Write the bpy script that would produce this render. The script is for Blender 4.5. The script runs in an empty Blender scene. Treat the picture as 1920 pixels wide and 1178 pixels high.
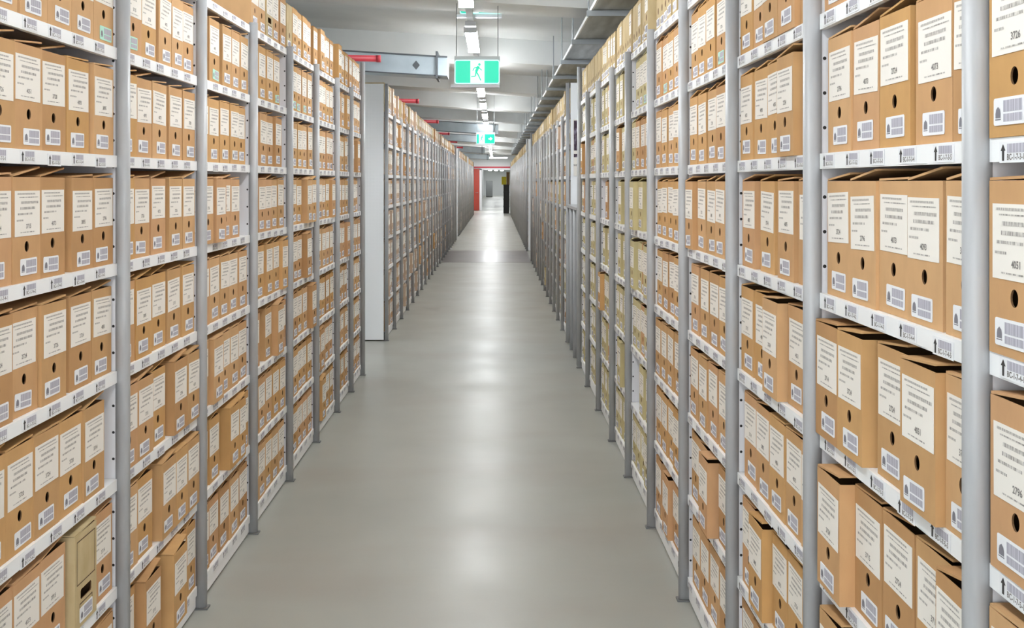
import bpy, math, random
from mathutils import Matrix, Vector
R = random.Random(7)
sc = bpy.context.scene
COL = sc.collection

# ------------------------------------------------------------------ camera, world, exposure
EYE = 1.655
cam_d = bpy.data.cameras.new('camera'); cam = bpy.data.objects.new('camera', cam_d); COL.objects.link(cam)
cam.location = (0, 0, EYE); cam.rotation_euler = (math.pi/2, 0, 0)
cam_d.sensor_fit = 'HORIZONTAL'; cam_d.sensor_width = 36.0
cam_d.lens = 36.0*2140/1920
cam_d.shift_x = (960-930)/1920.0
cam_d.shift_y = (341.5-589)/1920.0
cam_d.clip_start = .05; cam_d.clip_end = 400
sc.camera = cam
w_ = bpy.data.worlds.new('world'); sc.world = w_; w_.use_nodes = True
w_.node_tree.nodes['Background'].inputs[0].default_value = (.9, .95, 1, 1)
w_.node_tree.nodes['Background'].inputs[1].default_value = 1.6   # fill light added through the open end behind the camera
sc.view_settings.view_transform = 'Standard'; sc.view_settings.look = 'None'
sc.view_settings.gamma = 1.0; sc.view_settings.use_curve_mapping = False
sc.view_settings.exposure = 1.7
LAMP = 13.0            # radiance of the tube lights
sc.cycles.max_bounces = 10; sc.cycles.diffuse_bounces = 6; sc.cycles.glossy_bounces = 4
sc.cycles.use_denoising = True
sc.cycles.sample_clamp_indirect = 6

# ------------------------------------------------------------------ materials
def srgb(r, g, b):
    f = lambda c: (c/255/12.92) if c/255 <= .04045 else ((c/255+.055)/1.055)**2.4
    return (f(r), f(g), f(b), 1)
def mat(name, col, rough=.5, metal=0, spec=.5, emit=None, es=0):
    m = bpy.data.materials.new(name); m.use_nodes = True
    b = m.node_tree.nodes['Principled BSDF']
    b.inputs['Base Color'].default_value = col; b.inputs['Roughness'].default_value = rough
    b.inputs['Metallic'].default_value = metal; b.inputs['Specular IOR Level'].default_value = spec
    if emit: b.inputs['Emission Color'].default_value = emit; b.inputs['Emission Strength'].default_value = es
    return m
def nd(m, t, **kw):
    n = m.node_tree.nodes.new(t)
    for k, v in kw.items(): setattr(n, k, v)
    return n
def lk(m, a, b): m.node_tree.links.new(a, b)
def noise_col(m, c1, c2, scale=(1, 1, 1), nscale=5, detail=4, lo=.35, hi=.65, coord='Object', bump=0):
    tc = nd(m, 'ShaderNodeTexCoord'); mp = nd(m, 'ShaderNodeMapping'); mp.inputs['Scale'].default_value = scale
    n = nd(m, 'ShaderNodeTexNoise'); n.inputs['Scale'].default_value = nscale; n.inputs['Detail'].default_value = detail
    r = nd(m, 'ShaderNodeValToRGB'); r.color_ramp.elements[0].position = lo; r.color_ramp.elements[1].position = hi
    r.color_ramp.elements[0].color = c1; r.color_ramp.elements[1].color = c2
    lk(m, tc.outputs[coord], mp.inputs[0]); lk(m, mp.outputs[0], n.inputs['Vector']); lk(m, n.outputs[0], r.inputs[0])
    b = m.node_tree.nodes['Principled BSDF']; lk(m, r.outputs[0], b.inputs['Base Color'])
    if bump:
        bp = nd(m, 'ShaderNodeBump'); bp.inputs['Strength'].default_value = bump; bp.inputs['Distance'].default_value = .002
        lk(m, n.outputs[0], bp.inputs['Height']); lk(m, bp.outputs[0], b.inputs['Normal'])
    return m
TONES = [(206, 162, 116), (202, 160, 112), (212, 170, 124), (209, 165, 112), (205, 160, 104), (208, 163, 120), (194, 150, 104), (206, 192, 146), (208, 184, 162)]
TONE_WORD = ['orange tan', 'tan', 'light tan', 'yellowish tan', 'mustard tan', 'rosy tan', 'brown', 'pale olive', 'dusty tan']
CARD = []
for i, t in enumerate(TONES):
    m = mat('cardboard_%d' % i, srgb(*t), .8, spec=.2)
    d = tuple(int(c*.955) for c in t)
    noise_col(m, srgb(*d), srgb(*t), (1, 1, .5), 22, 5, .3, .7)
    CARD.append(m)
PALE = noise_col(mat('pale_cardboard', srgb(205, 186, 146), .8, spec=.2), srgb(192, 170, 128), srgb(207, 188, 148), (1, 1, .5), 18, 5, .3, .7)
M_line = mat('printed_line', srgb(92, 70, 45), .8)
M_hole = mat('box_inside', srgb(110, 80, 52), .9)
M_paper = mat('label_paper', srgb(241, 236, 228), .7, spec=.2)
M_white_sticker = mat('sticker_paper', srgb(240, 241, 244), .6, spec=.3)
M_ink = mat('blurred_print', srgb(120, 115, 110), .8)
noise_col(M_ink, srgb(118, 112, 108), srgb(232, 227, 220), (260, 1, 40), 1.2, 2, .32, .66)
M_num = mat('number_print', srgb(135, 130, 126), .8)
M_arrow = mat('arrow_print', srgb(62, 60, 60), .7)
M_crest = mat('crest_print', srgb(128, 126, 134), .8)
M_bar = mat('barcode_print', srgb(150, 148, 158), .8)
noise_col(M_bar, srgb(152, 150, 162), srgb(208, 206, 216), (420, 1, 1), 1.0, 1, .4, .6)
M_green_sticker = mat('green_sticker', srgb(185, 232, 214), .6)
M_shelf = mat('white_steel', srgb(246, 247, 248), .4, spec=.4)
M_post = mat('grey_steel_post', srgb(176, 178, 181), .38, metal=.0, spec=.5)
noise_col(M_post, srgb(166, 167, 169), srgb(178, 179, 181), (1, 1, .2), 30, 3)
M_foot = mat('foot_plate_steel', srgb(120, 120, 120), .5, metal=.3)
M_back = mat('rack_back_steel', srgb(190, 190, 194), .5)
def perforated(name, col):
    m = mat(name, col, .45, spec=.4)
    tc = nd(m, 'ShaderNodeTexCoord'); sp = nd(m, 'ShaderNodeSeparateXYZ'); lk(m, tc.outputs['Object'], sp.inputs[0])
    def mth(op, a, b=None, c=None):
        n = nd(m, 'ShaderNodeMath', operation=op)
        for i, v in enumerate((a, b, c)):
            if v is None: continue
            if isinstance(v, (int, float)): n.inputs[i].default_value = v
            else: lk(m, v, n.inputs[i])
        return n.outputs[0]
    zz = mth('PINGPONG', sp.outputs[2], .0405)
    yy = mth('PINGPONG', mth('SUBTRACT', sp.outputs[1], .0275), .19)
    d = mth('SQRT', mth('ADD', mth('MULTIPLY', zz, zz), mth('MULTIPLY', yy, yy)))
    mask = mth('LESS_THAN', d, .0042)
    mx = nd(m, 'ShaderNodeMix', data_type='RGBA'); lk(m, mask, mx.inputs[0])
    mx.inputs[6].default_value = col; mx.inputs[7].default_value = (.02, .02, .02, 1)
    lk(m, mx.outputs[2], m.node_tree.nodes['Principled BSDF'].inputs['Base Color'])
    return m
M_panel = perforated('perforated_white_steel', srgb(222, 222, 226))
M_end = mat('end_panel_steel', srgb(246, 248, 250), .5, spec=.3)
tc = nd(M_end, 'ShaderNodeTexCoord'); vo = nd(M_end, 'ShaderNodeTexVoronoi'); vo.inputs['Scale'].default_value = 28; vo.inputs['Randomness'].default_value = 0
bp = nd(M_end, 'ShaderNodeBump'); bp.inputs['Strength'].default_value = .25; bp.inputs['Distance'].default_value = .004
lk(M_end, tc.outputs['Object'], vo.inputs['Vector']); lk(M_end, vo.outputs['Distance'], bp.inputs['Height'])
lk(M_end, bp.outputs[0], M_end.node_tree.nodes['Principled BSDF'].inputs['Normal'])
# polished concrete floor
M_floor = mat('polished_concrete', srgb(176, 177, 170), .3, spec=.38)
noise_col(M_floor, srgb(157, 157, 149), srgb(169, 169, 161), (1, .6, 1), 1.3, 3, .25, .75)
n2 = nd(M_floor, 'ShaderNodeTexNoise'); n2.inputs['Scale'].default_value = 1.7; n2.inputs['Detail'].default_value = 2
tc = nd(M_floor, 'ShaderNodeTexCoord'); lk(M_floor, tc.outputs['Object'], n2.inputs['Vector'])
mr = nd(M_floor, 'ShaderNodeMapRange'); mr.inputs[1].default_value = .3; mr.inputs[2].default_value = .7; mr.inputs[3].default_value = .3; mr.inputs[4].default_value = .38
lk(M_floor, n2.outputs[0], mr.inputs[0]); lk(M_floor, mr.outputs[0], M_floor.node_tree.nodes['Principled BSDF'].inputs['Roughness'])
mpf = nd(M_floor, 'ShaderNodeMapping'); mpf.inputs['Scale'].default_value = (.7, 1.6, 1); lk(M_floor, tc.outputs['Object'], mpf.inputs[0])
n4 = nd(M_floor, 'ShaderNodeTexNoise'); n4.inputs['Scale'].default_value = .9; n4.inputs['Detail'].default_value = 4; lk(M_floor, mpf.outputs[0], n4.inputs['Vector'])
mr4 = nd(M_floor, 'ShaderNodeMapRange'); mr4.inputs[1].default_value = .5; mr4.inputs[2].default_value = .75; mr4.inputs[3].default_value = 0; mr4.inputs[4].default_value = .45; lk(M_floor, n4.outputs[0], mr4.inputs[0])
mx4 = nd(M_floor, 'ShaderNodeMix', data_type='RGBA'); bsd = M_floor.node_tree.nodes['Principled BSDF']
lk(M_floor, mr4.outputs[0], mx4.inputs[0]); lk(M_floor, bsd.inputs['Base Color'].links[0].from_socket, mx4.inputs[6]); mx4.inputs[7].default_value = srgb(152, 142, 132); lk(M_floor, mx4.outputs[2], bsd.inputs['Base Color'])
n3 = nd(M_floor, 'ShaderNodeTexNoise'); n3.inputs['Scale'].default_value = 3; n3.inputs['Detail'].default_value = 3
bp = nd(M_floor, 'ShaderNodeBump'); bp.inputs['Strength'].default_value = .12; bp.inputs['Distance'].default_value = .01
lk(M_floor, mpf.outputs[0], n3.inputs['Vector']); lk(M_floor, n3.outputs[0], bp.inputs['Height']); lk(M_floor, bp.outputs[0], M_floor.node_tree.nodes['Principled BSDF'].inputs['Normal'])
M_band = noise_col(mat('brown_floor_coating', srgb(128, 120, 118), .28), srgb(100, 92, 90), srgb(118, 110, 108), (1, 1, 1), 2, 4)
M_ceil = noise_col(mat('painted_concrete', srgb(214, 217, 216), .55), srgb(212, 215, 214), srgb(228, 230, 229), (1, 1, 1), .9, 5)
M_wall = mat('white_wall_paint', srgb(228, 230, 230), .6)
M_galv = noise_col(mat('galvanised_steel', srgb(176, 182, 186), .4, metal=.35), srgb(150, 156, 160), srgb(190, 196, 200), (6, .7, 3), 2.0, 5, bump=.1)
M_galv2 = mat('galvanised_strut', srgb(150, 155, 158), .4, metal=.5)
M_duct = noise_col(mat('duct_sheet', srgb(178, 190, 196), .4, metal=.2), srgb(165, 177, 184), srgb(188, 200, 206), (1, 1, 1), 2, 4)
M_dark = mat('dark_steel', srgb(88, 92, 96), .5, metal=.3)
M_red = mat('red_pipe_paint', srgb(196, 62, 74), .4)
M_door = mat('red_door_paint', srgb(168, 64, 50), .5)
M_chrome = mat('chrome', srgb(210, 210, 210), .25, metal=.9)
M_trim = mat('white_trim_paint', srgb(235, 236, 238), .5)
M_redtrim = mat('red_trim_paint', srgb(196, 60, 74), .5)
M_house = mat('lamp_housing', srgb(200, 203, 208), .5)
M_lamp = mat('lamp_diffuser', (1, 1, 1, 1), .4, emit=(.96, .985, 1, 1), es=LAMP)
M_lamp2 = mat('panel_diffuser', (1, 1, 1, 1), .4, emit=(.96, .985, 1, 1), es=5.0)
M_lamp3 = mat('far_diffuser', (1, 1, 1, 1), .4, emit=(.96, .985, 1, 1), es=5.0)
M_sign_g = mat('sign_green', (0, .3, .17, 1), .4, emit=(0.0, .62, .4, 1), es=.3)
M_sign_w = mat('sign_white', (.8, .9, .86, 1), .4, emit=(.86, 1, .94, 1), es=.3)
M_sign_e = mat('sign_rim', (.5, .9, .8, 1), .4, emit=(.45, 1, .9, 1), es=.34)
M_plastic = mat('grey_plastic', srgb(190, 196, 198), .5)
M_crate = mat('dark_crate', srgb(66, 66, 64), .6)
M_yellow = mat('yellow_plastic', srgb(235, 215, 40), .5)
M_brown = mat('brown_carton', srgb(150, 120, 84), .8)
M_greybox = mat('grey_cabinet_paint', srgb(112, 114, 114), .6)
M_purple = mat('poster_purple', srgb(66, 42, 60), .6)
noise_col(M_purple, srgb(58, 34, 54), srgb(150, 140, 160), (20, 1, 12), 1.2, 3, .5, .75)
M_white_cable = mat('white_cable', srgb(235, 235, 232), .5)

# ------------------------------------------------------------------ mesh builder
class MB:
    def __init__(s): s.v = []; s.f = []; s.m = []
    def poly(s, pts, mi=0):
        n = len(s.v); s.v += [tuple(p) for p in pts]; s.f.append(tuple(range(n, n+len(pts)))); s.m.append(mi)
    def box(s, a, b, mi=0, skip=''):
        x0, y0, z0 = a; x1, y1, z1 = b; n = len(s.v)
        s.v += [(x0,y0,z0),(x1,y0,z0),(x1,y1,z0),(x0,y1,z0),(x0,y0,z1),(x1,y0,z1),(x1,y1,z1),(x0,y1,z1)]
        for k, q in (('b',(0,3,2,1)),('t',(4,5,6,7)),('f',(0,1,5,4)),('r',(1,2,6,5)),('k',(2,3,7,6)),('l',(3,0,4,7))):
            if k in skip: continue
            s.f.append(tuple(n+i for i in q)); s.m.append(mi)
    def prism(s, prof, z0, z1, mi=0):          # prof: xy outline counter-clockwise
        n = len(s.v); k = len(prof)
        s.v += [(x, y, z0) for x, y in prof] + [(x, y, z1) for x, y in prof]
        s.f.append(tuple(n+i for i in reversed(range(k)))); s.m.append(mi)
        s.f.append(tuple(n+k+i for i in range(k))); s.m.append(mi)
        for i in range(k):
            j = (i+1) % k; s.f.append((n+i, n+j, n+k+j, n+k+i)); s.m.append(mi)
    def tube(s, p, q, r, seg=8, mi=0):
        p = Vector(p); q = Vector(q); d = (q-p).normalized()
        u = d.orthogonal().normalized(); w = d.cross(u); n = len(s.v)
        for c in (p, q):
            for i in range(seg):
                a = 2*math.pi*i/seg; s.v.append(tuple(c + u*math.cos(a)*r + w*math.sin(a)*r))
        for i in range(seg):
            j = (i+1) % seg; s.f.append((n+i, n+j, n+seg+j, n+seg+i)); s.m.append(mi)
        s.f.append(tuple(n+i for i in reversed(range(seg)))); s.m.append(mi)
        s.f.append(tuple(n+seg+i for i in range(seg))); s.m.append(mi)
    def add(s, verts, faces, mi=0):
        n = len(s.v); s.v += verts
        for f in faces: s.f.append(tuple(n+i for i in f)); s.m.append(mi)
    def mesh(s, name, mats, smooth=False):
        me = bpy.data.meshes.new(name); me.from_pydata(s.v, [], s.f)
        for m in mats: me.materials.append(m)
        me.polygons.foreach_set('material_index', s.m)
        if smooth: me.polygons.foreach_set('use_smooth', [len(f) == 4 for f in s.f])
        me.update(); return me
def ob(name, me, parent=None, loc=(0, 0, 0), rot=(0, 0, 0), scale=None):
    o = bpy.data.objects.new(name, me); COL.objects.link(o)
    o.location = loc; o.rotation_euler = rot
    if scale: o.scale = scale
    if parent: o.parent = parent
    return o
def tag(o, label, cat=None, group=None, kind=None):
    o['label'] = label
    if cat: o['category'] = cat
    if group: o['group'] = group
    if kind: o['kind'] = kind
    return o
def struct(name, mb, mats, parent=None, label=None):
    o = ob(name, mb.mesh(name, mats), parent)
    if parent is None: o['kind'] = 'structure'
    if label: o['label'] = label
    return o
_tx = {}
def text(s, size):
    if (s, size) in _tx: return _tx[(s, size)]
    cu = bpy.data.curves.new('txt', 'FONT'); cu.body = s; cu.size = size; cu.resolution_u = 2; cu.align_x = 'CENTER'; cu.align_y = 'CENTER'; cu.offset = size*.025
    o = bpy.data.objects.new('txt', cu); COL.objects.link(o)
    dg = bpy.context.evaluated_depsgraph_get(); ev = o.evaluated_get(dg); me = ev.to_mesh()
    r = ([tuple(v.co) for v in me.vertices], [tuple(p.vertices) for p in me.polygons])
    ev.to_mesh_clear(); bpy.data.objects.remove(o); bpy.data.curves.remove(cu)
    _tx[(s, size)] = r; return r
def front_text(mb, s, size, x, z, y, mi):
    v, f = text(s, size); mb.add([(x+a, y, z+b) for a, b, c in v], f, mi)
def quad(mb, x0, z0, x1, z1, y, mi): mb.poly([(x0, y, z0), (x1, y, z0), (x1, y, z1), (x0, y, z1)], mi)
ORD = ['nearest', 'second', 'third', 'fourth', 'fifth', 'sixth', 'seventh', 'eighth', 'ninth', 'tenth', 'eleventh', 'twelfth', 'thirteenth', 'fourteenth',
       'fifteenth', 'sixteenth', 'seventeenth', 'eighteenth', 'nineteenth', 'twentieth', 'twenty-first', 'twenty-second', 'twenty-third', 'twenty-fourth',
       'twenty-fifth', 'twenty-sixth', 'twenty-seventh', 'twenty-eighth', 'twenty-ninth', 'thirtieth', 'thirty-first', 'thirty-second', 'thirty-third',
       'thirty-fourth', 'thirty-fifth', 'thirty-sixth', 'thirty-seventh', 'thirty-eighth', 'thirty-ninth', 'fortieth']
FIRST = ['first'] + ORD[1:]

# ------------------------------------------------------------------ the building
Y0, YE, YF = -6.0, 66.0, 168.0
XW = 4.6
TILT = .06
b = MB(); b.box((-XW, Y0, -.12), (XW, YF, 0)); struct('floor', b, [M_floor])
b = MB(); b.box((-1.13, 23.5, .0005), (.735, 27.5, .003)); struct('floor_strip', b, [M_band], label='brown coated floor strip crossing the aisle')
def slab(b, x0, x1, y0, y1, zb, zt, mi=0):
    n = len(b.v)
    for z in (zb, zt):
        for x, y in ((x0, y0), (x1, y0), (x1, y1), (x0, y1)): b.v.append((x, y, z - TILT*x))
    for q in ((0,3,2,1),(4,5,6,7),(0,1,5,4),(1,2,6,5),(2,3,7,6),(3,0,4,7)): b.f.append(tuple(n+i for i in q)); b.m.append(mi)
b = MB(); slab(b, -XW, XW, Y0, YF, 3.34, 3.5); struct('ceiling', b, [M_ceil])
for i in range(14):
    y = 9.5 + 4.4*(i-2)
    b = MB(); slab(b, -XW, XW, y-.55, y, 3.06, 3.35); struct('ceiling_beam', b, [M_ceil])
b = MB(); b.box((-XW-.1, Y0, 0), (-XW, YF, 3.9)); struct('wall_left', b, [M_wall])
b = MB(); b.box((XW, Y0, 0), (XW+.1, YF, 3.9)); struct('wall_right', b, [M_wall])
b = MB(); b.box((-XW, YE, 0), (-.86, YE+.2, 3.6)); b.box((.98, YE, 0), (XW, YE+.2, 3.6)); b.box((-.86, YE, 2.42), (.98, YE+.2, 3.6)); struct('wall_far', b, [M_wall])
b = MB(); b.box((-.94, YE-.05, 0), (-.82, YE+.22, 2.42)); b.box((.94, YE-.05, 0), (1.02, YE+.22, 2.42)); b.box((-.94, YE-.05, 2.36), (1.02, YE+.22, 2.46)); struct('trim_1', b, [M_trim])
b = MB(); b.box((-1.9, YE-.07, 2.47), (1.3, YE-.02, 2.55)); struct('trim_2', b, [M_redtrim])
b = MB(); b.box((-1.95, YE-.2, .02), (-.96, YE-.13, 2.42)); d = struct('door_1', b, [M_door], label='open red fire door against the far wall')
b = MB(); b.box((-1.07, YE-.26, 1.02), (-1.03, YE-.2, 1.06)); b.box((-1.19, YE-.27, 1.03), (-1.03, YE-.25, 1.05)); struct('door_handle', b, [M_chrome], d)
b = MB(); b.box((-XW, 140, 0), (XW, 140.2, 3.6)); struct('wall_end', b, [M_wall])
b = MB(); b.box((-1.5, YE+4, 0), (-1.42, YE+60, 3.2)); struct('partition_wall', b, [M_wall])

# ------------------------------------------------------------------ tube lights
me_h = MB(); me_h.box((-.045, 0, .04), (.045, 1.55, .08)); me_h = me_h.mesh('lamp_housing', [M_house])
b = MB(); n = 0
pr = [(-.03, .04), (-.053, .022), (-.04, -.012), (.04, -.012), (.053, .022), (.03, .04)]
for y in (.03, 1.52): b.v += [(x, y, z) for x, z in pr]
for i in range(5): b.f.append((i, i+1, i+7, i+6)); b.m.append(0)
b.f.append((0, 1, 2, 3, 4, 5)); b.f.append((11, 10, 9, 8, 7, 6)); b.m += [0, 0]
me_d = b.mesh('lamp_diffuser', [M_lamp]); me_d3 = b.mesh('lamp_diffuser', [M_lamp3])
b = MB(); b.box((-.055, 0, -.014), (.055, .028, .03)); me_c = b.mesh('end_cap', [M_house])
LX, LZ = -.215, 2.925
k = 0
for i in range(-4, 21):
    y = 6.7 + 2.87*i
    if y > 58: break
    e = ob('ceiling_light', None, None, (LX, y, LZ))
    o = FIRST[i] if i >= 0 else None
    tag(e, ('%s white tube light in the ceiling row, counted from the camera' % o) if o else 'white tube light in the ceiling row behind the camera', 'ceiling light', 'tube lights along the aisle')
    ob('housing', me_h, e); ob('diffuser', me_d, e); ob('end_cap', me_c, e); ob('end_cap', me_c, e, (0, 1.522, 0))
b = MB(); b.box((LX-.025, -5, LZ+.0805), (LX+.025, 60.5, LZ+.13)); tr = ob('lighting_track', b.mesh('lighting_track', [M_plastic]))
tag(tr, 'long grey lighting track carrying the tube lights', 'light track')
b = MB()
for i in range(-1, 14):
    y = 9.2+4.4*(i-1)
    b.tube((LX, y, LZ+.13), (LX, y, 3.1), .006)
ob('track_hanger', b.mesh('track_hanger', [M_galv2]), tr)['kind'] = 'stuff'
for (x, y) in ((-.5, 70), (.5, 70), (-.5, 84), (.5, 84), (-.5, 98), (.5, 98), (-.5, 110), (.5, 110), (-.6, 122), (.6, 122), (-.7, 134), (0, 134), (.7, 134)):       # the room beyond the door
    e = ob('ceiling_light', None, None, (x, y, 3.0)); tag(e, 'white tube light in the room beyond the far door', 'ceiling light', 'tube lights beyond the far door')
    ob('housing', me_h, e, scale=(4, 1.6, 1)); ob('diffuser', me_d3, e, scale=(4, 1.6, 1))

e = ob('panel_light', None, None, (-.2, 62.6, 3.02)); tag(e, 'wide glowing light panel in the ceiling before the far door', 'ceiling light')
b = MB(); b.box((-.85, -.1, 0), (.85, 1.9, .06)); ob('housing', b.mesh('panel_housing', [M_house]), e)
b = MB(); [b.tube((x, 1, .06), (x, 1, .335-TILT*x), .006) for x in (-.7, .7)]; ob('hanger', b.mesh('hanger', [M_galv2]), e)
b = MB(); b.box((-.82, -.07, -.03), (.82, 1.87, -.0005)); ob('diffuser', b.mesh('panel_diffuser', [M_lamp2]), e)
for i, (x, y) in enumerate(((-4.2, 10.9), (1.9, 10.9), (-2.9, 33.5), (1.7, 25.4), (-2.9, 45.8))):     # unseen tube lights added over the cross aisles to brighten the end panels
    e = ob('ceiling_light', None, None, (x, y, LZ), (0, 0, -math.pi/2)); tag(e, '%s added unseen tube light over a cross aisle behind the racks' % FIRST[i], 'ceiling light')
    ob('housing', me_h, e); ob('diffuser', me_d, e); ob('end_cap', me_c, e); ob('end_cap', me_c, e, (0, 1.522, 0))
    b = MB(); b.tube((0, .7, .08), (0, .7, .3), .006); ob('hanger', b.mesh('hanger', [M_galv2]), e)
# ------------------------------------------------------------------ racks
XL, XR = 1.14, .74                    # distance of the posts from the camera's line
ZS = {'L': [.093+.3285*k for k in range(8)], 'R': [.099+.3245*k for k in range(8)]}
LIP, FACE, DEPTH = .015, .025, .43
LH = .035
LPOST = [2.556, 3.498, 4.43, 5.375, 6.319, 7.254, 8.203, 8.992, 9.776]
RPOST = [.84, 1.7654, 2.6813, 3.590, 4.517, 5.463, 6.401, 7.284, 8.265, 9.228, 10.151]
def run(y0, w, n): return [y0+w*i for i in range(n+1)]
RUNS = {'L': [LPOST, run(11.9, .94, 22), run(34.8, .94, 11), run(46.6, .94, 12)],
        'R': [RPOST, run(11.8, .93, 13), run(27.3, .93, 33)]}
_mc = {}
def cached(key, fn):
    if key not in _mc: _mc[key] = fn()
    return _mc[key]
def post_mesh(h):
    def f():
        r = .0185; prof = [(r*math.cos(a), r*math.sin(a)) for a in [math.pi + math.pi*i/12 for i in range(13)]] + [(r, .02), (-r, .02)]
        b = MB(); b.prism(prof, .008, h); return b.mesh('post', [M_post], smooth=True)
    return cached(('post', round(h, 3)), f)
def foot_mesh():
    def f():
        b = MB(); b.box((-.024, -.025, .0005), (.024, .03, .007)); return b.mesh('foot_plate', [M_foot])
    return cached('foot', f)
def panel_mesh(h, t=.032):
    def f():
        b = MB(); b.box((-t/2, .0205, .01), (t/2, DEPTH, h)); return b.mesh('side_panel', [M_panel])
    return cached(('panel', round(h, 3)), f)
def shelf_mesh(w):
    def f():
        x0, x1 = .0195, w-.0195
        b = MB(); b.box((x0, LIP, -.0025), (x1, DEPTH-.004, 0)); b.box((x0, LIP, -LH), (x1, LIP+.002, -.0026)); b.box((x0, LIP, -LH-.001), (x1, LIP+.014, -LH+.001))
        b.box((x0, DEPTH-.006, -LH), (x1, DEPTH-.004, -.0026)); return b.mesh('shelf', [M_shelf])
    return cached(('shelf', round(w, 3)), f)
def kick_mesh(w, z):
    def f():
        b = MB(); b.box((.0195, LIP+.006, .009), (w-.0195, LIP+.009, z-LH-.002)); return b.mesh('kick_plate', [M_shelf])
    return cached(('kick', round(w, 3), round(z, 3)), f)
def back_mesh(w, h):
    def f():
        b = MB(); b.box((.0005, DEPTH+.001, .01), (w-.0005, DEPTH+.009, h)); return b.mesh('back_panel', [M_back])
    return cached(('back', round(w, 3), round(h, 3)), f)
def end_mesh(h):
    def f():
        b = MB(); b.box((-.02, .03, .012), (-.005, .92, h)); return b.mesh('end_panel', [M_end])
    return cached(('end', round(h, 3)), f)
def loc_label(k, p):
    def f():
        b = MB(); b.box((0, -.0008, -.031), (.09, -.0002, 0), 0)
        y = -.0012; x = .013
        b.poly([(x-.0035, y, -.028), (x+.0035, y, -.028), (x+.0035, y, -.013), (x+.008, y, -.013), (x, y, -.003), (x-.008, y, -.013), (x-.0035, y, -.013)], 1)
        quad(b, .026, -.0165, .082, -.003, y, 2)
        front_text(b, 'BC-1-%d-%d-%d' % (7, 8-k, p), .0125, .054, -.023, y, 3)
        return b.mesh('location_label', [M_white_sticker, M_arrow, M_bar, M_num])
    return cached(('loc', k, p), f)
BAYS = []       # (side, run, idx, w, Ynear, Yfar, root)
def make_bay(side, ri, idx, yn, yf, first, last):
    w = yf-yn; L = side == 'L'
    hp = (2.405 if L else 2.385); he = 2.68
    root = ob('shelving_bay', None, None, (-XL, yn, 0) if L else (XR, yf, 0), (0, 0, math.pi/2 if L else -math.pi/2))
    sw = 'left' if L else 'right'
    rw = ['first', 'second', 'third', 'fourth'][ri]
    tag(root, 'grey posted white steel shelving bay, %s along the %s %s rack' % (FIRST[idx], rw, sw), 'shelving', '%s rack shelving bays' % sw)
    xf, xn = (w, 0) if L else (0, w)
    h = he if last else hp
    ob('post', post_mesh(h), root, (xf, 0, 0)); ob('foot_plate', foot_mesh(), root, (xf, 0, 0))
    ob('side_panel', panel_mesh(h-.01), root, (xf, .03 if False else .0, 0))
    if first:
        h1 = he if ri > 0 else hp
        ob('post', post_mesh(h1), root, (xn, 0, 0)); ob('foot_plate', foot_mesh(), root, (xn, 0, 0))
        if ri > 0:
            ep = ob('end_panel', end_mesh(he), root, (xn, 0, 0), scale=(1 if L else -1, 1, 1))
            ep['label'] = 'white perforated end panel'
        else: ob('side_panel', panel_mesh(h1-.01), root, (xn, 0, 0))
    near = ri == 0 and idx < 8
    for k, z in enumerate(ZS[side]):
        s = ob('shelf', shelf_mesh(w), root, (0, 0, z))
        if near and k < 8:
            for p in range(5):
                x = .05 + p*(w-.1)/5 + R.uniform(-.006, .01)
                low = R.random() < .12
                g = ob('location_label', loc_label(k, p+1), s, (x, LIP-.0005, -.007 if low else -.002), (0, R.uniform(-.01, .01), 0))
    ob('kick_plate', kick_mesh(w, ZS[side][0]), root)
    ob('back_panel', back_mesh(w, hp), root)
    BAYS.append((side, ri, idx, w, yn, yf, root))
for side in 'LR':
    for ri, ps in enumerate(RUNS[side]):
        for i in range(len(ps)-1): make_bay(side, ri, i, ps[i], ps[i+1], i == 0, i == len(ps)-2)

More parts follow.
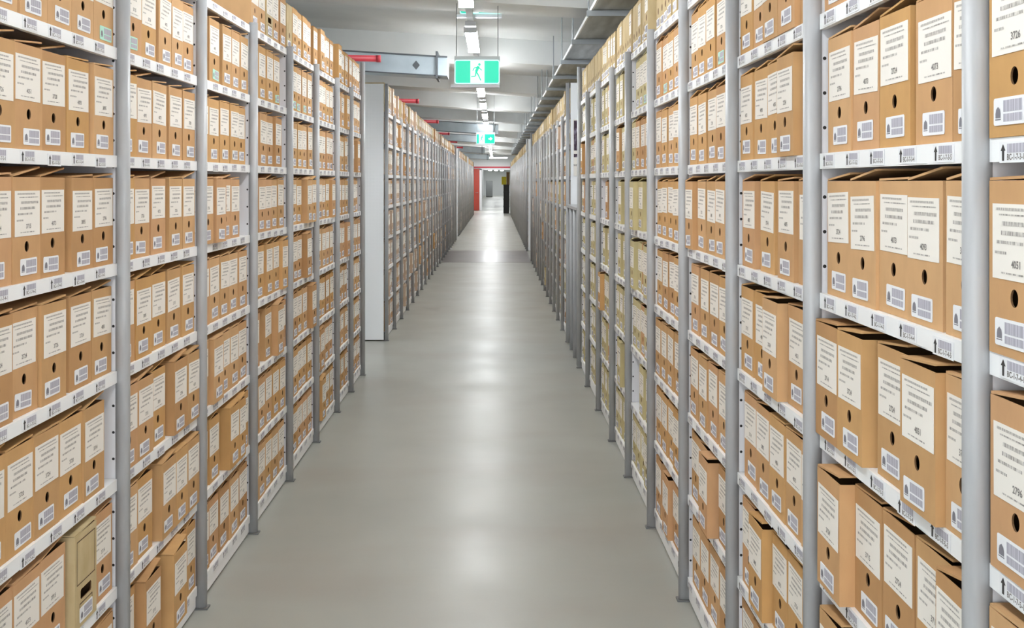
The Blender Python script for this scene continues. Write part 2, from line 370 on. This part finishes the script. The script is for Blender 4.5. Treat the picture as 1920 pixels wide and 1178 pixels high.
# ------------------------------------------------------------------ archive boxes
BW, BH, BD = .168, .26, .385
HZ = .088       # hole height
def body_mesh(tone, pale=False, w=BW):
    def f():
        b = MB(); t = .003; hw = w/2
        if pale: hx = min(.042, hw-.03); hole = [(-hx, .098), (-hx, .080), (-hx+.005, .075), (0, .075), (hx-.005, .075), (hx, .080), (hx, .098), (hx-.005, .103), (0, .103), (-hx+.005, .103)]; cz = .089
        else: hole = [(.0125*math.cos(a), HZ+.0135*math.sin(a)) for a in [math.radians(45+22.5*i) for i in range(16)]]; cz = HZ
        n = len(hole)
        def per(i, hwx, z0, z1):     # matching points of the rectangle round the hole
            x, z = hole[i]; dx, dz = x, z-cz
            s = 1e9
            if dx > 1e-9: s = min(s, hwx/dx)
            if dx < -1e-9: s = min(s, -hwx/dx)
            if dz > 1e-9: s = min(s, (z1-cz)/dz)
            if dz < -1e-9: s = min(s, (z0-cz)/dz)
            return (dx*s, cz+dz*s)
        def ringface(y, hwx, z0, z1, flip):
            base = len(b.v)
            b.v.extend([(x, y, z) for x, z in hole]); b.v.extend([(p[0], y, p[1]) for p in [per(i, hwx, z0, z1) for i in range(n)]])
            corners = [(hwx, z1), (-hwx, z1), (-hwx, z0), (hwx, z0)]
            cb = len(b.v); b.v.extend([(x, y, z) for x, z in corners])
            for i in range(n):
                j = (i+1) % n
                pi, pj = b.v[base+n+i], b.v[base+n+j]
                f_ = [base+i, base+n+i]
                if abs(pi[0]-pj[0]) > 1e-6 and abs(pi[2]-pj[2]) > 1e-6:
                    best = min(range(4), key=lambda c: abs(corners[c][0]-pi[0])+abs(corners[c][1]-pi[2])+abs(corners[c][0]-pj[0])+abs(corners[c][1]-pj[2]))
                    f_.append(cb+best)
                f_ += [base+n+j, base+j]
                b.f.append(tuple(f_ if not flip else reversed(f_))); b.m.append(0)
            return base
        if pale: hole = hole[::-1] if False else hole
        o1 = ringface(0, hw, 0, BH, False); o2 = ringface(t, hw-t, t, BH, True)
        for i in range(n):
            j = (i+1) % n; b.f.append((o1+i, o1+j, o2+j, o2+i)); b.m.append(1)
        # outer sides, back, bottom ; inner sides ; rim
        b.poly([(hw,0,0),(hw,BD,0),(hw,BD,BH),(hw,0,BH)]); b.poly([(-hw,BD,0),(-hw,0,0),(-hw,0,BH),(-hw,BD,BH)])
        b.poly([(hw,BD,0),(-hw,BD,0),(-hw,BD,BH),(hw,BD,BH)]); b.poly([(-hw,0,0),(-hw,BD,0),(hw,BD,0),(hw,0,0)])
        iw = hw-t
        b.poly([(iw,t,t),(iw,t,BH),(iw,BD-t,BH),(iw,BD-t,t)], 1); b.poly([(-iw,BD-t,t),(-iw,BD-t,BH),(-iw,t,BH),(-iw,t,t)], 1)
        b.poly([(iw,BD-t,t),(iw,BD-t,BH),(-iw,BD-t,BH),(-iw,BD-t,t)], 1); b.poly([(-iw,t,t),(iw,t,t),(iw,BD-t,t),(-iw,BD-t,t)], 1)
        for q in ([(-hw,0,BH),(hw,0,BH),(iw,t,BH),(-iw,t,BH)], [(hw,0,BH),(hw,BD,BH),(iw,BD-t,BH),(iw,t,BH)], [(hw,BD,BH),(-hw,BD,BH),(-iw,BD-t,BH),(iw,BD-t,BH)], [(-hw,BD,BH),(-hw,0,BH),(-iw,t,BH),(-iw,BD-t,BH)]): b.poly(q, 0)
        if pale:
            e = .0034
            for (x0, z0, x1, z1) in ((-.07*w/.168, .12, .07*w/.168, .242), (-.05, .012, .05, .066)):
                for a in ((x0, z0, x1, z0+e), (x0, z1-e, x1, z1), (x0, z0, x0+e, z1), (x1-e, z0, x1, z1)): quad(b, *a, -.0004, 2)
        return b.mesh('archive_box', [PALE if pale else CARD[tone], M_hole, M_line])
    return cached(('body', tone, pale, round(w, 3)), f)
def flap_mesh(tone, pale=False, w=BW):
    def f():
        b = MB(); b.box((.001, .004, .0005), (w-.001, BD-.004, .0045)); b.box((.001, .0005, .0), (w-.001, .004, .0042)); return b.mesh('lid_flap', [PALE if pale else CARD[tone]])
    return cached(('flap', tone, pale, round(w, 3)), f)
NUMS = ['3714', '3715', '3724', '3726', '2796', '4093', '4075', '3720', '4073', '2724', '3895', '4051']
LINES = [(.08, .86, .07, .035), (.15, .92, .145, .02), (.22, .93, .26, .055), (.2, .84, .385, .055), (.1, .7, .51, .042), (.06, .34, .65, .036), (.2, .8, .915, .022)]
LW, LHH = .15, .112
def paper_mesh(i):
    def f():
        rr = random.Random(i); b = MB(); b.box((-LW/2, -.0009, 0), (LW/2, -.0001, LHH), 0)
        for (u0, u1, v, h) in LINES:
            u1 += rr.uniform(-.08, .03)
            quad(b, -LW/2+u0*LW, LHH*(1-v-h/2), -LW/2+u1*LW, LHH*(1-v+h/2), -.0013, 1)
        front_text(b, NUMS[i], .0155, .004, LHH*.21, -.0013, 2)
        return b.mesh('paper_label', [M_paper, M_ink, M_num])
    return cached(('paper', i), f)
def barcode_mesh(green=False):
    def f():
        b = MB(); w, h, r = .1, .041, .004; pts = []
        for cx, cz, a0 in ((w/2-r, r, -90), (w/2-r, h-r, 0), (-w/2+r, h-r, 90), (-w/2+r, r, 180)):
            for j in range(4): a = math.radians(a0+30*j); pts.append((cx+r*math.cos(a), cz+r*math.sin(a)))
        for y in (-.0009, -.0001): b.v += [(x, y, z) for x, z in pts]
        k = len(pts); b.f.append(tuple(range(k))); b.m.append(0)
        for j in range(k): b.f.append((j, j+k, (j+1) % k+k, (j+1) % k)); b.m.append(0)
        y = -.0013
        b.poly([(-.043, y, .011), (-.026, y, .011), (-.026, y, .018), (-.028, y, .024), (-.0345, y, .028), (-.041, y, .024), (-.043, y, .018)], 1)
        quad(b, -.044, .008, -.025, .0096, y, 1)
        quad(b, -.017, .0195, .044, .0365, y, 2); quad(b, -.017, .005, .044, .0165, y, 2)
        return b.mesh('barcode_label', [M_green_sticker if green else M_white_sticker, M_crest, M_bar])
    return cached(('barcode', green), f)

# measured rows: left = near edges, right = far edges (metres along the aisle); (edge, pulled forward) or edge
ROWS = {
 ('L', 0, 6): [2.60, 2.79, 2.965, 3.135, 3.305], ('L', 0, 5): [2.59, 2.762, 2.932, 3.108, 3.295], ('L', 0, 4): [2.575, 2.745, 2.915, 3.132, 3.303],
 ('L', 0, 3): [2.575, 2.743, 2.915, 3.118, 3.30], ('L', 0, 2): [2.575, 2.71, 2.874, 3.043, 3.214], ('L', 0, 1): [2.575, 2.745, 2.918, (3.12, .014), 3.295],
 ('L', 1, 6): [3.575, 3.755, 3.943, 4.095, 4.243], ('L', 1, 5): [3.522, 3.692, 3.882, 4.065, 4.24], ('L', 1, 4): [3.522, 3.68, 3.868, 4.055, 4.232],
 ('L', 1, 3): [3.522, 3.68, 3.868, 4.06, 4.235], ('L', 1, 2): [(3.522, .01), (3.68, .01), 3.85, (4.065, .02), (4.238, .02)], ('L', 1, 1): [3.53, 3.70, (3.915, .02), (4.085, .02), (4.24, .02)],
 ('L', 1, 0): [3.525, (3.70, .03), (3.97, .045), 4.14, 4.285],
 ('L', 2, 6): [4.455, 4.63, 4.86, 5.032, 5.19], ('L', 2, 3): [4.455, 4.64, 4.81, 4.98, 5.15], ('L', 2, 1): [4.46, 4.64, (4.88, .03), (5.05, .03), 5.18],
 ('R', 0, 6): [(1.742, .012), 1.56], ('R', 0, 5): [(1.742, .012), 1.56], ('R', 0, 4): [(1.742, .012), 1.56], ('R', 0, 3): [(1.738, .012), 1.56], ('R', 0, 2): [(1.742, .012), 1.56], ('R', 0, 1): [(1.74, .012), 1.56],
 ('R', 1, 5): [2.628, 2.458, 2.275, 2.09, 1.905], ('R', 1, 4): [2.634, 2.46, 2.292, 2.122, 1.935], ('R', 1, 3): [(2.664, .02), (2.492, .02), 2.282, (2.09, .025), (1.922, .008)],
 ('R', 1, 2): [(2.60, .033), 2.432, 2.256, 2.078, (1.908, .03)], ('R', 1, 1): [(2.61, .025), 2.40, 2.22, 2.04, (1.87, .01)],
 ('R', 2, 6): [3.56, 3.39, (3.215, .014), (3.04, .014), 2.865], ('R', 2, 5): [3.56, 3.378, 3.2, (3.028, .02), 2.853], ('R', 2, 4): [3.532, 3.318, 3.083, 2.885],
 ('R', 2, 3): [3.557, 3.368, (3.188, .021), 3.006, 2.835], ('R', 2, 2): [3.53, 3.352, 3.184, 3.014, 2.845], ('R', 2, 1): [3.53, (3.352, .023), 3.175, 3.004, 2.836],
 ('R', 3, 1): [4.48, 4.29, (4.105, .036), 3.92, 3.75],
}
EMPTY = {('L', 0, 7), ('L', 1, 7), ('L', 2, 7)}
boxes = []
def add_box(bay, k, x0, w, p, pale=False):
    boxes.append(dict(bay=bay, k=k, x0=x0, w=w, p=p, pale=pale))
for bay in BAYS:
    side, ri, idx, w, yn, yf, root = bay
    for k in range(8):
        key = (side, idx, k)
        if ri == 0 and key in EMPTY: continue
        row = []
        if ri == 0 and key in ROWS:
            for e in ROWS[key]:
                e, p = e if isinstance(e, tuple) else (e, None)
                if p is None: p = R.choice([0, 0, .002, -.004, .004])
                row.append([(e-yn) if side == 'L' else (yf-e), BW, p])
        else:
            pale = (side == 'R' and k == 7 and ri == 0) or (ri > 0 and k == 7 and R.random() < .4)
            wb = .118 if pale else BW
            n = int((w-.045)/wb)
            if ri == 0 and side == 'R' and idx >= 5 and k < 7: n -= R.choice([0, 1, 1, 2])
            elif R.random() < .12: n -= 1
            n = max(n, 1)
            slack = w-.045-n*wb; cut = sorted(R.uniform(0, slack) for _ in range(n))
            if R.random() < .5: cut = [c*.6 for c in cut]
            for i in range(n): row.append([.022+cut[i]+i*wb, wb, R.choice([.03, .02]) if R.random() < .1 else R.choice([0, 0, .002, -.004, .005])])
        row.sort()
        for i, r in enumerate(row):
            lo = .0215 if i == 0 else row[i-1][0]+row[i-1][1]+.0006
            hi = w-.0215
            if r[0] < lo: r[0] = lo
            nx = row[i+1][0] if i+1 < len(row) else hi
            if r[0]+r[1] > nx-.0006: r[1] = max(min(r[1], nx-.0008-r[0]), .095)
            if r[0]+r[1] > hi: r[1] = hi-r[0]
        for i, r in enumerate(row):
            if r[1] < .07: continue
            pl = (side == 'R' and k == 7) or (ri > 0 and k == 7 and R.random() < .3) or (key == ('L', 0, 1) and i == 3) or (key == ('L', 3, 7) and i in (2,))
            if ri == 0 and key == ('L', 4, 7) and i == 0: pl = True
            add_box(bay, k, r[0], r[1], r[2], pl)
def proj(x, y, z): return (930+2140*x/y, 341.5-2140*(z-EYE)/y)
def score(bx):
    side, ri, idx, w, yn, yf, root = bx['bay']
    if ri > 0: return 0
    z = ZS[side][bx['k']]
    if side == 'L': a, c, X = yn+bx['x0'], yn+bx['x0']+bx['w'], -(XL+FACE-bx['p'])
    else: a, c, X = yf-bx['x0']-bx['w'], yf-bx['x0'], XR+FACE-bx['p']
    if c <= .2: return 0
    a = max(a, .3)
    # sample the face: how many points are in frame and clear of the post
    ps = [p_ for p_ in (LPOST if side == 'L' else RPOST)]; PX = XL if side == 'L' else XR
    tot = 0; N = 8
    for i in range(N):
        y = a+(c-a)*(i+.5)/N; px, _ = proj(X, y, 1)
        if not 0 < px < 1920: continue
        hid = any(abs(px-(930+(-1 if side == 'L' else 1)*2140*PX/q)) < 1.02*2140*.019/q and q < y+.02 for q in ps)
        if hid: continue
        y0, y1 = proj(X, y, z+BH)[1], proj(X, y, z)[1]
        vis = max(0, min(1178, y1)-max(0, y0))
        tot += vis*abs(2140*X/a-2140*X/c)/N
    return tot
for bx in boxes: bx['s'] = score(bx)
order = sorted(range(len(boxes)), key=lambda i: -boxes[i]['s'])
chosen = set(i for i in order[:298] if boxes[i]['s'] > 20)
# rank of each box in its row, counted from the far end
rows = {}
for i, bx in enumerate(boxes): rows.setdefault((bx['bay'][0], bx['bay'][1], bx['bay'][2], bx['k']), []).append(i)
rank = {}
for key, ids in rows.items():
    ids.sort(key=lambda i: boxes[i]['x0'], reverse=(key[0] == 'L'))
    for j, i in enumerate(ids): rank[i] = j
SHELF = ['bottom shelf', 'second shelf up', 'third shelf up', 'fourth shelf up', 'fifth shelf up', 'sixth shelf up', 'seventh shelf up', 'top shelf']
stuff = MB()
NT = len(CARD); S_PALE, S_HOLE, S_LINE, S_PAPER, S_INK, S_STICK, S_CREST, S_BAR = NT, NT+1, NT+2, NT+3, NT+4, NT+5, NT+6, NT+7
for i, bx in enumerate(boxes):
    side, ri, idx, w, yn, yf, root = bx['bay']; k = bx['k']; z = ZS[side][k] + .0004
    L = side == 'L'
    row_tone = R.choice(range(NT))
    tone = R.choice(range(NT-2)) if R.random() < .55 else (idx*3+k*5) % (NT-2)
    if not L and ri == 0 and idx >= 5 and R.random() < .75: tone = NT-2
    if ri > 0 and R.random() < .75: tone = NT-1 if (L or R.random() < .5) else NT-2
    lx = bx['x0']+bx['w']/2
    base = root.matrix_basis if False else (Matrix.Translation(root.location) @ root.rotation_euler.to_matrix().to_4x4())
    pos = base @ Vector((lx, FACE-bx['p'], z))
    rz = (math.pi/2 if L else -math.pi/2)
    a = R.uniform(.02, .06) if R.random() < .35 else R.uniform(.07, .155)
    if not L: a *= .78
    if k == 7: a = .01
    off = R.uniform(-.006, .006); lz = .117+R.uniform(-.006, .006); tilt = R.uniform(-.03, .03) if R.random() < .5 else 0
    bo, btilt = R.uniform(-.018, .018), R.uniform(-.05, .05) if R.random() < .4 else R.uniform(-.01, .01)
    bz = .014+R.uniform(-.003, .006)
    pale = bx['pale']; wide = bx['w'] > .14
    ni = R.randrange(len(NUMS)); green = (k == 6 and R.random() < .3)
    sx = bx['w']/BW
    has_label = (not pale) or R.random() < .25 or (ri > 0 and k < 7)
    if i in chosen:
        sx_m = BW if wide else bx['w']
        o = ob('archive_box', body_mesh(tone, pale, round(bx['w'], 2) if pale else BW), None, pos, (0, 0, rz))
        wmesh = round(bx['w'], 2) if pale else BW
        o.scale = (bx['w']/wmesh, 1, 1)
        word = 'pale beige' if pale else TONE_WORD[tone]
        bayw = '%s %s bay' % (ORD[idx], 'left' if L else 'right')
        n_ = rank[i]
        rk = 'at far end' if n_ == 0 else '%s from far end' % FIRST[n_]
        tag(o, '%s file box, %s, %s, %s' % (word, rk, SHELF[k], bayw), 'file box', 'cardboard file boxes on the racks')
        f_ = ob('lid_flap', flap_mesh(tone, pale, wmesh), o, (-wmesh/2, 0, BH+.0003), (0, -a, 0))
        if has_label and not (pale and wmesh < .14):
            if not pale or k == 7: ob('paper_label', paper_mesh(ni), o, (off, -.0002, lz), (0, tilt, 0))
        bl = ob('barcode_label', barcode_mesh(green), o, (bo if wide else 0, -.0005, bz), (0, btilt, 0))
    else:
        T = Matrix.Translation(pos) @ Matrix.Rotation(rz, 4, 'Z') @ Matrix.Scale(1.17 if (L and ri == 1 and idx == 0 and k == 7) else 1, 4, (0, 0, 1)); hw = bx['w']/2 - .0002
        b = MB(); cm = S_PALE if pale else tone
        b.box((-hw, 0, 0), (hw, BD, BH), cm, 't')
        ca, sa = math.cos(a), math.sin(a); W2 = 2*hw
        b.poly([(-hw, .0, BH), (-hw+W2*ca, .0, BH+W2*sa), (-hw+W2*ca, BD, BH+W2*sa), (-hw, BD, BH)], cm)
        b.poly([(-hw, .0, BH-.004), (-hw+W2*ca, .0, BH+W2*sa-.004), (-hw+W2*ca, .0, BH+W2*sa), (-hw, .0, BH)], cm)
        if has_label:
            q = min(LW/2, hw-.006); ct, st = math.cos(tilt), math.sin(tilt)
            P = lambda u, v, y: (off+u*ct+v*st, y, lz-u*st+v*ct)
            b.poly([P(-q, 0, -.0006), P(q, 0, -.0006), P(q, LHH, -.0006), P(-q, LHH, -.0006)], S_PAPER)
            if pos.y < 24:
                for (u0, u1, v, h) in LINES[:6]:
                    b.poly([P(-q+2*q*u0, LHH*(1-v-h/2), -.001), P(-q+2*q*u1, LHH*(1-v-h/2), -.001), P(-q+2*q*u1, LHH*(1-v+h/2), -.001), P(-q+2*q*u0, LHH*(1-v+h/2), -.001)], S_INK)
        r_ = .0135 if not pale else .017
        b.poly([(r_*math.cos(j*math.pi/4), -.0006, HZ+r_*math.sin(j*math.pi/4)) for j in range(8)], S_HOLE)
        q = min(.05, hw-.008)
        quad(b, bo*.5-q, bz, bo*.5+q, bz+.041, -.0006, S_STICK)
        if pos.y < 24:
            quad(b, bo*.5-q*.35, bz+.005, bo*.5+q*.88, bz+.036, -.001, S_BAR); quad(b, bo*.5-q*.85, bz+.01, bo*.5-q*.5, bz+.028, -.001, S_CREST)
        n0 = len(stuff.v); stuff.v += [tuple(T @ Vector(v)) for v in b.v]
        stuff.f += [tuple(n0+j for j in f) for f in b.f]; stuff.m += b.m
so = ob('distant_archive_boxes', stuff.mesh('distant_archive_boxes', CARD+[PALE, M_hole, M_line, M_paper, M_ink, M_white_sticker, M_crest, M_bar]))
tag(so, 'rows of cardboard file boxes filling the shelving further down the aisle', 'file boxes', 'cardboard file boxes on the racks', 'stuff')

# ------------------------------------------------------------------ low rack in the right-hand gap
e = ob('low_shelving_unit', None, None, (XR, 11.76, 0), (0, 0, -math.pi/2)); tag(e, 'low grey shelving unit filling the gap before the poster end panel', 'shelving')
W = 1.57
for x in (.05, .55, 1.05, 1.52): ob('post', post_mesh(1.40), e, (x, 0, 0))
for z in (.1, .43, .76, 1.08):
    b = MB(); b.box((.0, .0195, -.03), (W, .42, 0)); ob('shelf', b.mesh('shelf', [M_shelf]), e, (0, 0, z))
b = MB(); b.box((-.0, -.02, 1.4), (W, .43, 1.425)); ob('top_board', b.mesh('top_board', [M_post]), e)
b = MB(); b.box((.0, .431, .02), (W, .44, 1.4)); ob('back_panel', b.mesh('back_panel', [M_back]), e)
# poster on the right end panel
yp = 11.8+.0
b = MB(); b.box((.80, yp-.027, 1.72), (1.2, yp-.0205, 2.30)); p = ob('poster', b.mesh('poster', [M_paper])); tag(p, 'white and dark purple poster on the white end panel', 'poster')
b = MB(); b.box((.803, yp-.0285, 1.98), (1.17, yp-.0272, 2.29)); b.box((.803, yp-.0285, 1.91), (1.17, yp-.0272, 1.945)); b2 = b
ob('poster_picture', b2.mesh('poster_picture', [M_purple]), p)
b = MB(); b.box((.80, yp-.0285, 1.82), (.95, yp-.0272, 1.84)); ob('poster_caption', b.mesh('poster_caption', [M_ink]), p)

# ------------------------------------------------------------------ exit signs
def exit_sign(x, y, z, s, label, arrow=False, hang=True):
    e = ob('exit_sign', None, None, (x, y, z)); tag(e, label, 'exit sign', 'green exit signs')
    w, h = .355*s, .19*s
    def rr(b, y_, hw, hh, r, mi):
        pts = []
        for cx, cz, a0 in ((hw-r, -hh+r, -90), (hw-r, hh-r, 0), (-hw+r, hh-r, 90), (-hw+r, -hh+r, 180)):
            for j in range(5): a = math.radians(a0+22.5*j); pts.append((cx+r*math.cos(a), y_, cz+r*math.sin(a)))
        b.poly(pts, mi); return pts
    b = MB(); b.box((-w/2-.004, .004, -h/2-.004), (w/2+.004, .05, h/2+.03)); ob('sign_body', b.mesh('sign_body', [M_plastic]), e)
    b = MB(); p1 = rr(b, -.002, w/2, h/2, .018*s, 0)
    p2 = [(x_, .004, z_) for x_, _, z_ in p1]
    for j in range(len(p1)): jj = (j+1) % len(p1); b.poly([p1[j], p2[j], p2[jj], p1[jj]], 0)
    ob('sign_rim', b.mesh('sign_rim', [M_sign_e]), e)
    b = MB(); rr(b, -.0035, w/2-.006*s, h/2-.007*s, .013*s, 0); ob('sign_face', b.mesh('sign_face', [M_sign_g]), e)
    cx = -.0*s if not arrow else -.075*s
    b = MB(); quad(b, cx-.053*s, -h/2+.008*s, cx+.058*s, h/2-.008*s, -.0045, 0)
    ob('white_panel', b.mesh('white_panel', [M_sign_w]), e)
    b = MB(); y_ = -.0055
    def limb(x0, z0, x1, z1, t):
        d = Vector((x1-x0, 0, z1-z0)).normalized(); nx, nz = -d.z*t/2, d.x*t/2
        b.poly([((cx+(x0*s+nx*s)), y_, z0*s+nz*s), (cx+(x0*s-nx*s), y_, z0*s-nz*s), (cx+(x1*s-nx*s), y_, z1*s-nz*s), (cx+(x1*s+nx*s), y_, z1*s+nz*s)])
    b.poly([(cx+.018*s+.011*s*math.cos(j*math.pi/6), y_, .058*s+.011*s*math.sin(j*math.pi/6)) for j in range(12)])
    limb(.012, .045, -.008, .0, .022); limb(.01, .035, .038, .012, .008); limb(.006, .038, -.024, .03, .008); limb(-.024, .03, -.034, .008, .008)
    limb(-.008, .004, .012, -.03, .011); limb(.012, -.03, .03, -.07, .01); limb(-.008, .002, -.014, -.035, .011); limb(-.014, -.035, -.048, -.038, .009)
    ob('running_figure', b.mesh('running_figure', [M_sign_g]), e)
    if arrow:
        b = MB(); c = .075*s
        b.poly([(c-.02*s, y_, -.012*s), (c+.015*s, y_, -.012*s), (c+.015*s, y_, -.035*s), (c+.06*s, y_, 0), (c+.015*s, y_, .035*s), (c+.015*s, y_, .012*s), (c-.02*s, y_, .012*s)])
        ob('white_arrow', b.mesh('white_arrow', [M_sign_w]), e)
    b = MB(); b.box((-w/2-.03*s, -.015, -h/2-.03*s), (w/2, .06, -h/2-.006*s)); ob('base_ledge', b.mesh('base_ledge', [M_house]), e)
    if hang:
        b = MB()
        
        for xx in (-.165*s, .165*s): b.tube((xx, .03, h/2+.029), (xx, .03, 3.33-TILT*(x+xx)-z), .0035)
        ob('hanger', b.mesh('hanger', [M_galv2]), e)
exit_sign(-.15, 9.06, 2.53, 1, 'large green running figure exit sign hanging nearest above the aisle')
exit_sign(-.2, 22.0, 2.49, 1, 'small distant green exit sign with a white arrow', True)
exit_sign(-.13, 9.75, 3.187, 1, 'added green sign shape half hidden behind the first ceiling beam', True, False)  # glowing sign shape added for an unidentified green patch behind the beam

# ------------------------------------------------------------------ cable tray on the right
X0, X1, ZT = .665, 1.35, 2.86
e = ob('cable_tray', None, None, (0, 0, ZT)); tag(e, 'long galvanised cable tray hung above the right rack', 'cable tray')
b = MB(); b.box((X0+.012, 3, .0), (X1, 51, .004)); ob('tray_sheet', b.mesh('tray_sheet', [M_galv]), e)
b = MB(); b.box((X0, 3, -.006), (X0+.012, 51, .022)); ob('side_rail', b.mesh('side_rail', [M_trim]), e)
b = MB(); b.box((X1, 3, -.004), (X1+.012, 51, .05)); ob('side_rail', b.mesh('side_rail', [M_trim]), e)
b = MB(); b.box((X0-.03, -.02, -.045), (X1+.03, .02, -.005)); cb = b.mesh('crossbar', [M_galv2])
b = MB(); b.tube((X0-.018, 0, -.05), (X0-.018, 0, 3.3-ZT), .006); rod = b.mesh('hanger_rod', [M_galv2])
b = MB(); b.tube((X1+.024, 0, -.05), (X1+.024, 0, 3.25-ZT), .006); rod2 = b.mesh('hanger_rod', [M_galv2])
for i in range(27):
    y = 4.75+1.62*i
    ob('crossbar', cb, e, (0, y, 0)); ob('hanger_rod', rod, e, (0, y, 0)); ob('hanger_rod', rod2, e, (0, y, 0))
for j, (x, r) in enumerate(((.78, .012), (.86, .018), (.95, .012), (1.08, .02))):
    b = MB(); b.tube((x, 3.01, ZT+.007+r), (x, 50.99, ZT+.007+r), r); o = ob('power_cable', b.mesh('power_cable', [M_dark])); tag(o, 'dark cable lying in the tray, %s from the aisle side' % FIRST[j], 'cable', 'cables in the tray')

# ------------------------------------------------------------------ red pipes, ducts
for i, (y, xe) in enumerate(((10.55, -1.07), (16.1, -1.09), (21.6, -1.09), (27.0, -1.1), (32.4, -1.1), (37.8, -1.1))):
    e = ob('sprinkler_pipe', None, None, (0, y, 0)); tag(e, '%s red pipe stub above the left rack, counted from the camera' % FIRST[i], 'pipe', 'red pipes above the left rack')
    z = 2.77
    b = MB(); b.tube((xe, 0, z-TILT*xe*.4), (-XW, 0, z+TILT*XW*.4), .03, 12); ob('pipe', b.mesh('pipe', [M_red], True), e)
    b = MB(); b.tube((xe+.004, 0, z-TILT*xe*.4), (xe-.035, 0, z-TILT*xe*.4), .034, 12); ob('end_cap', b.mesh('end_cap', [M_red], True), e)
DU = [(11.0, -.47, 2.68, 2.86), (24.2, .05, 2.70, 2.9), (30.5, -.3, 2.72, 2.9), (41, -.4, 2.7, 2.9), (52, -.3, 2.7, 2.9)]
for i, (y, xe, z0, z1) in enumerate(DU):
    e = ob('air_duct', None, None, (0, y, 0)); tag(e, '%s flat sheet metal duct crossing above the left rack' % FIRST[i], 'duct', 'ducts above the left rack')
    b = MB(); slab(b, -XW+.02, xe, 0, .4, z0-.03, z1-.03); ob('duct_body', b.mesh('duct_body', [M_duct]), e)
    b = MB(); slab(b, -XW+.02, xe, -.012, 0, z0-.04, z0-.028); slab(b, -XW+.02, xe, -.012, 0, z1-.034, z1-.02); ob('edge_flange', b.mesh('edge_flange', [M_dark]), e)
    b = MB(); slab(b, xe-.11, xe-.09, -.03, .42, z0-.06, z1+.02); ob('joint_flange', b.mesh('joint_flange', [M_dark]), e)
    if i == 0:
        b = MB(); c = Vector((xe-.3, -.004, (z0+z1)/2-.03+TILT*.7)); b.poly([tuple(c+Vector(v)) for v in ((-.036, 0, 0), (0, 0, -.045), (.036, 0, 0), (0, 0, .045))]); ob('access_plate', b.mesh('access_plate', [M_dark]), e)
    b = MB()
    for x in (-2.2,): b.tube((x, .2, z1-.03-TILT*x), (x, .2, 3.3-TILT*x), .007)
    ob('hanger_rod', b.mesh('hanger_rod', [M_galv2]), e)

# ------------------------------------------------------------------ things by the far door
def stack(name, x0, x1, y0, y1, zs, m, label, cat, group):
    z = 0
    for i, h in enumerate(zs):
        b = MB(); b.box((x0, y0, z+.001), (x1, y1, z+h-.02)); b.box((x0-.012, y0-.012, z+h-.04), (x1+.012, y1+.012, z+h-.001))
        o = ob(name, b.mesh(name, [m])); tag(o, label % FIRST[i], cat, group); z += h
    return z
zt = stack('storage_crate', .40, .70, 60.4, 61.3, [.38]*4, M_crate, 'dark crate by the far door, %s from the floor', 'crate', 'dark crates by the far door')
b = MB(); b.box((.30, 60.4, zt), (.55, 60.8, zt+.02)); b.box((.3, 60.4, zt+.02), (.32, 60.8, zt+.42)); b.box((.53, 60.4, zt+.02), (.55, 60.8, zt+.42)); b.box((.32, 60.4, zt+.02), (.53, 60.42, zt+.42)); b.box((.32, 60.78, zt+.02), (.53, 60.8, zt+.42))
tag(ob('yellow_bin', b.mesh('yellow_bin', [M_yellow])), 'bright yellow bin on top of the dark crates', 'bin')
b = MB(); b.box((.56, 60.42, zt), (.72, 61.2, zt+.66)); b.box((.555, 60.41, zt+.6), (.725, 61.21, zt+.665)); tag(ob('brown_carton', b.mesh('brown_carton', [M_brown])), 'tall brown carton beside the yellow bin on the crates', 'carton')
e = ob('grey_cabinet', None, None, (-1.1, 125, 0)); tag(e, 'dark grey cabinet in the room beyond the far door', 'cabinet')
b = MB(); b.box((0, 0, .1), (.72, .5, 1.8)); ob('body', b.mesh('body', [M_greybox]), e)
b = MB(); b.box((.03, -.02, .12), (.69, 0, 1.76)); ob('door', b.mesh('door', [M_greybox]), e)
b = MB(); b.box((.01, .02, 0), (.71, .48, .1)); ob('plinth', b.mesh('plinth', [M_crate]), e)
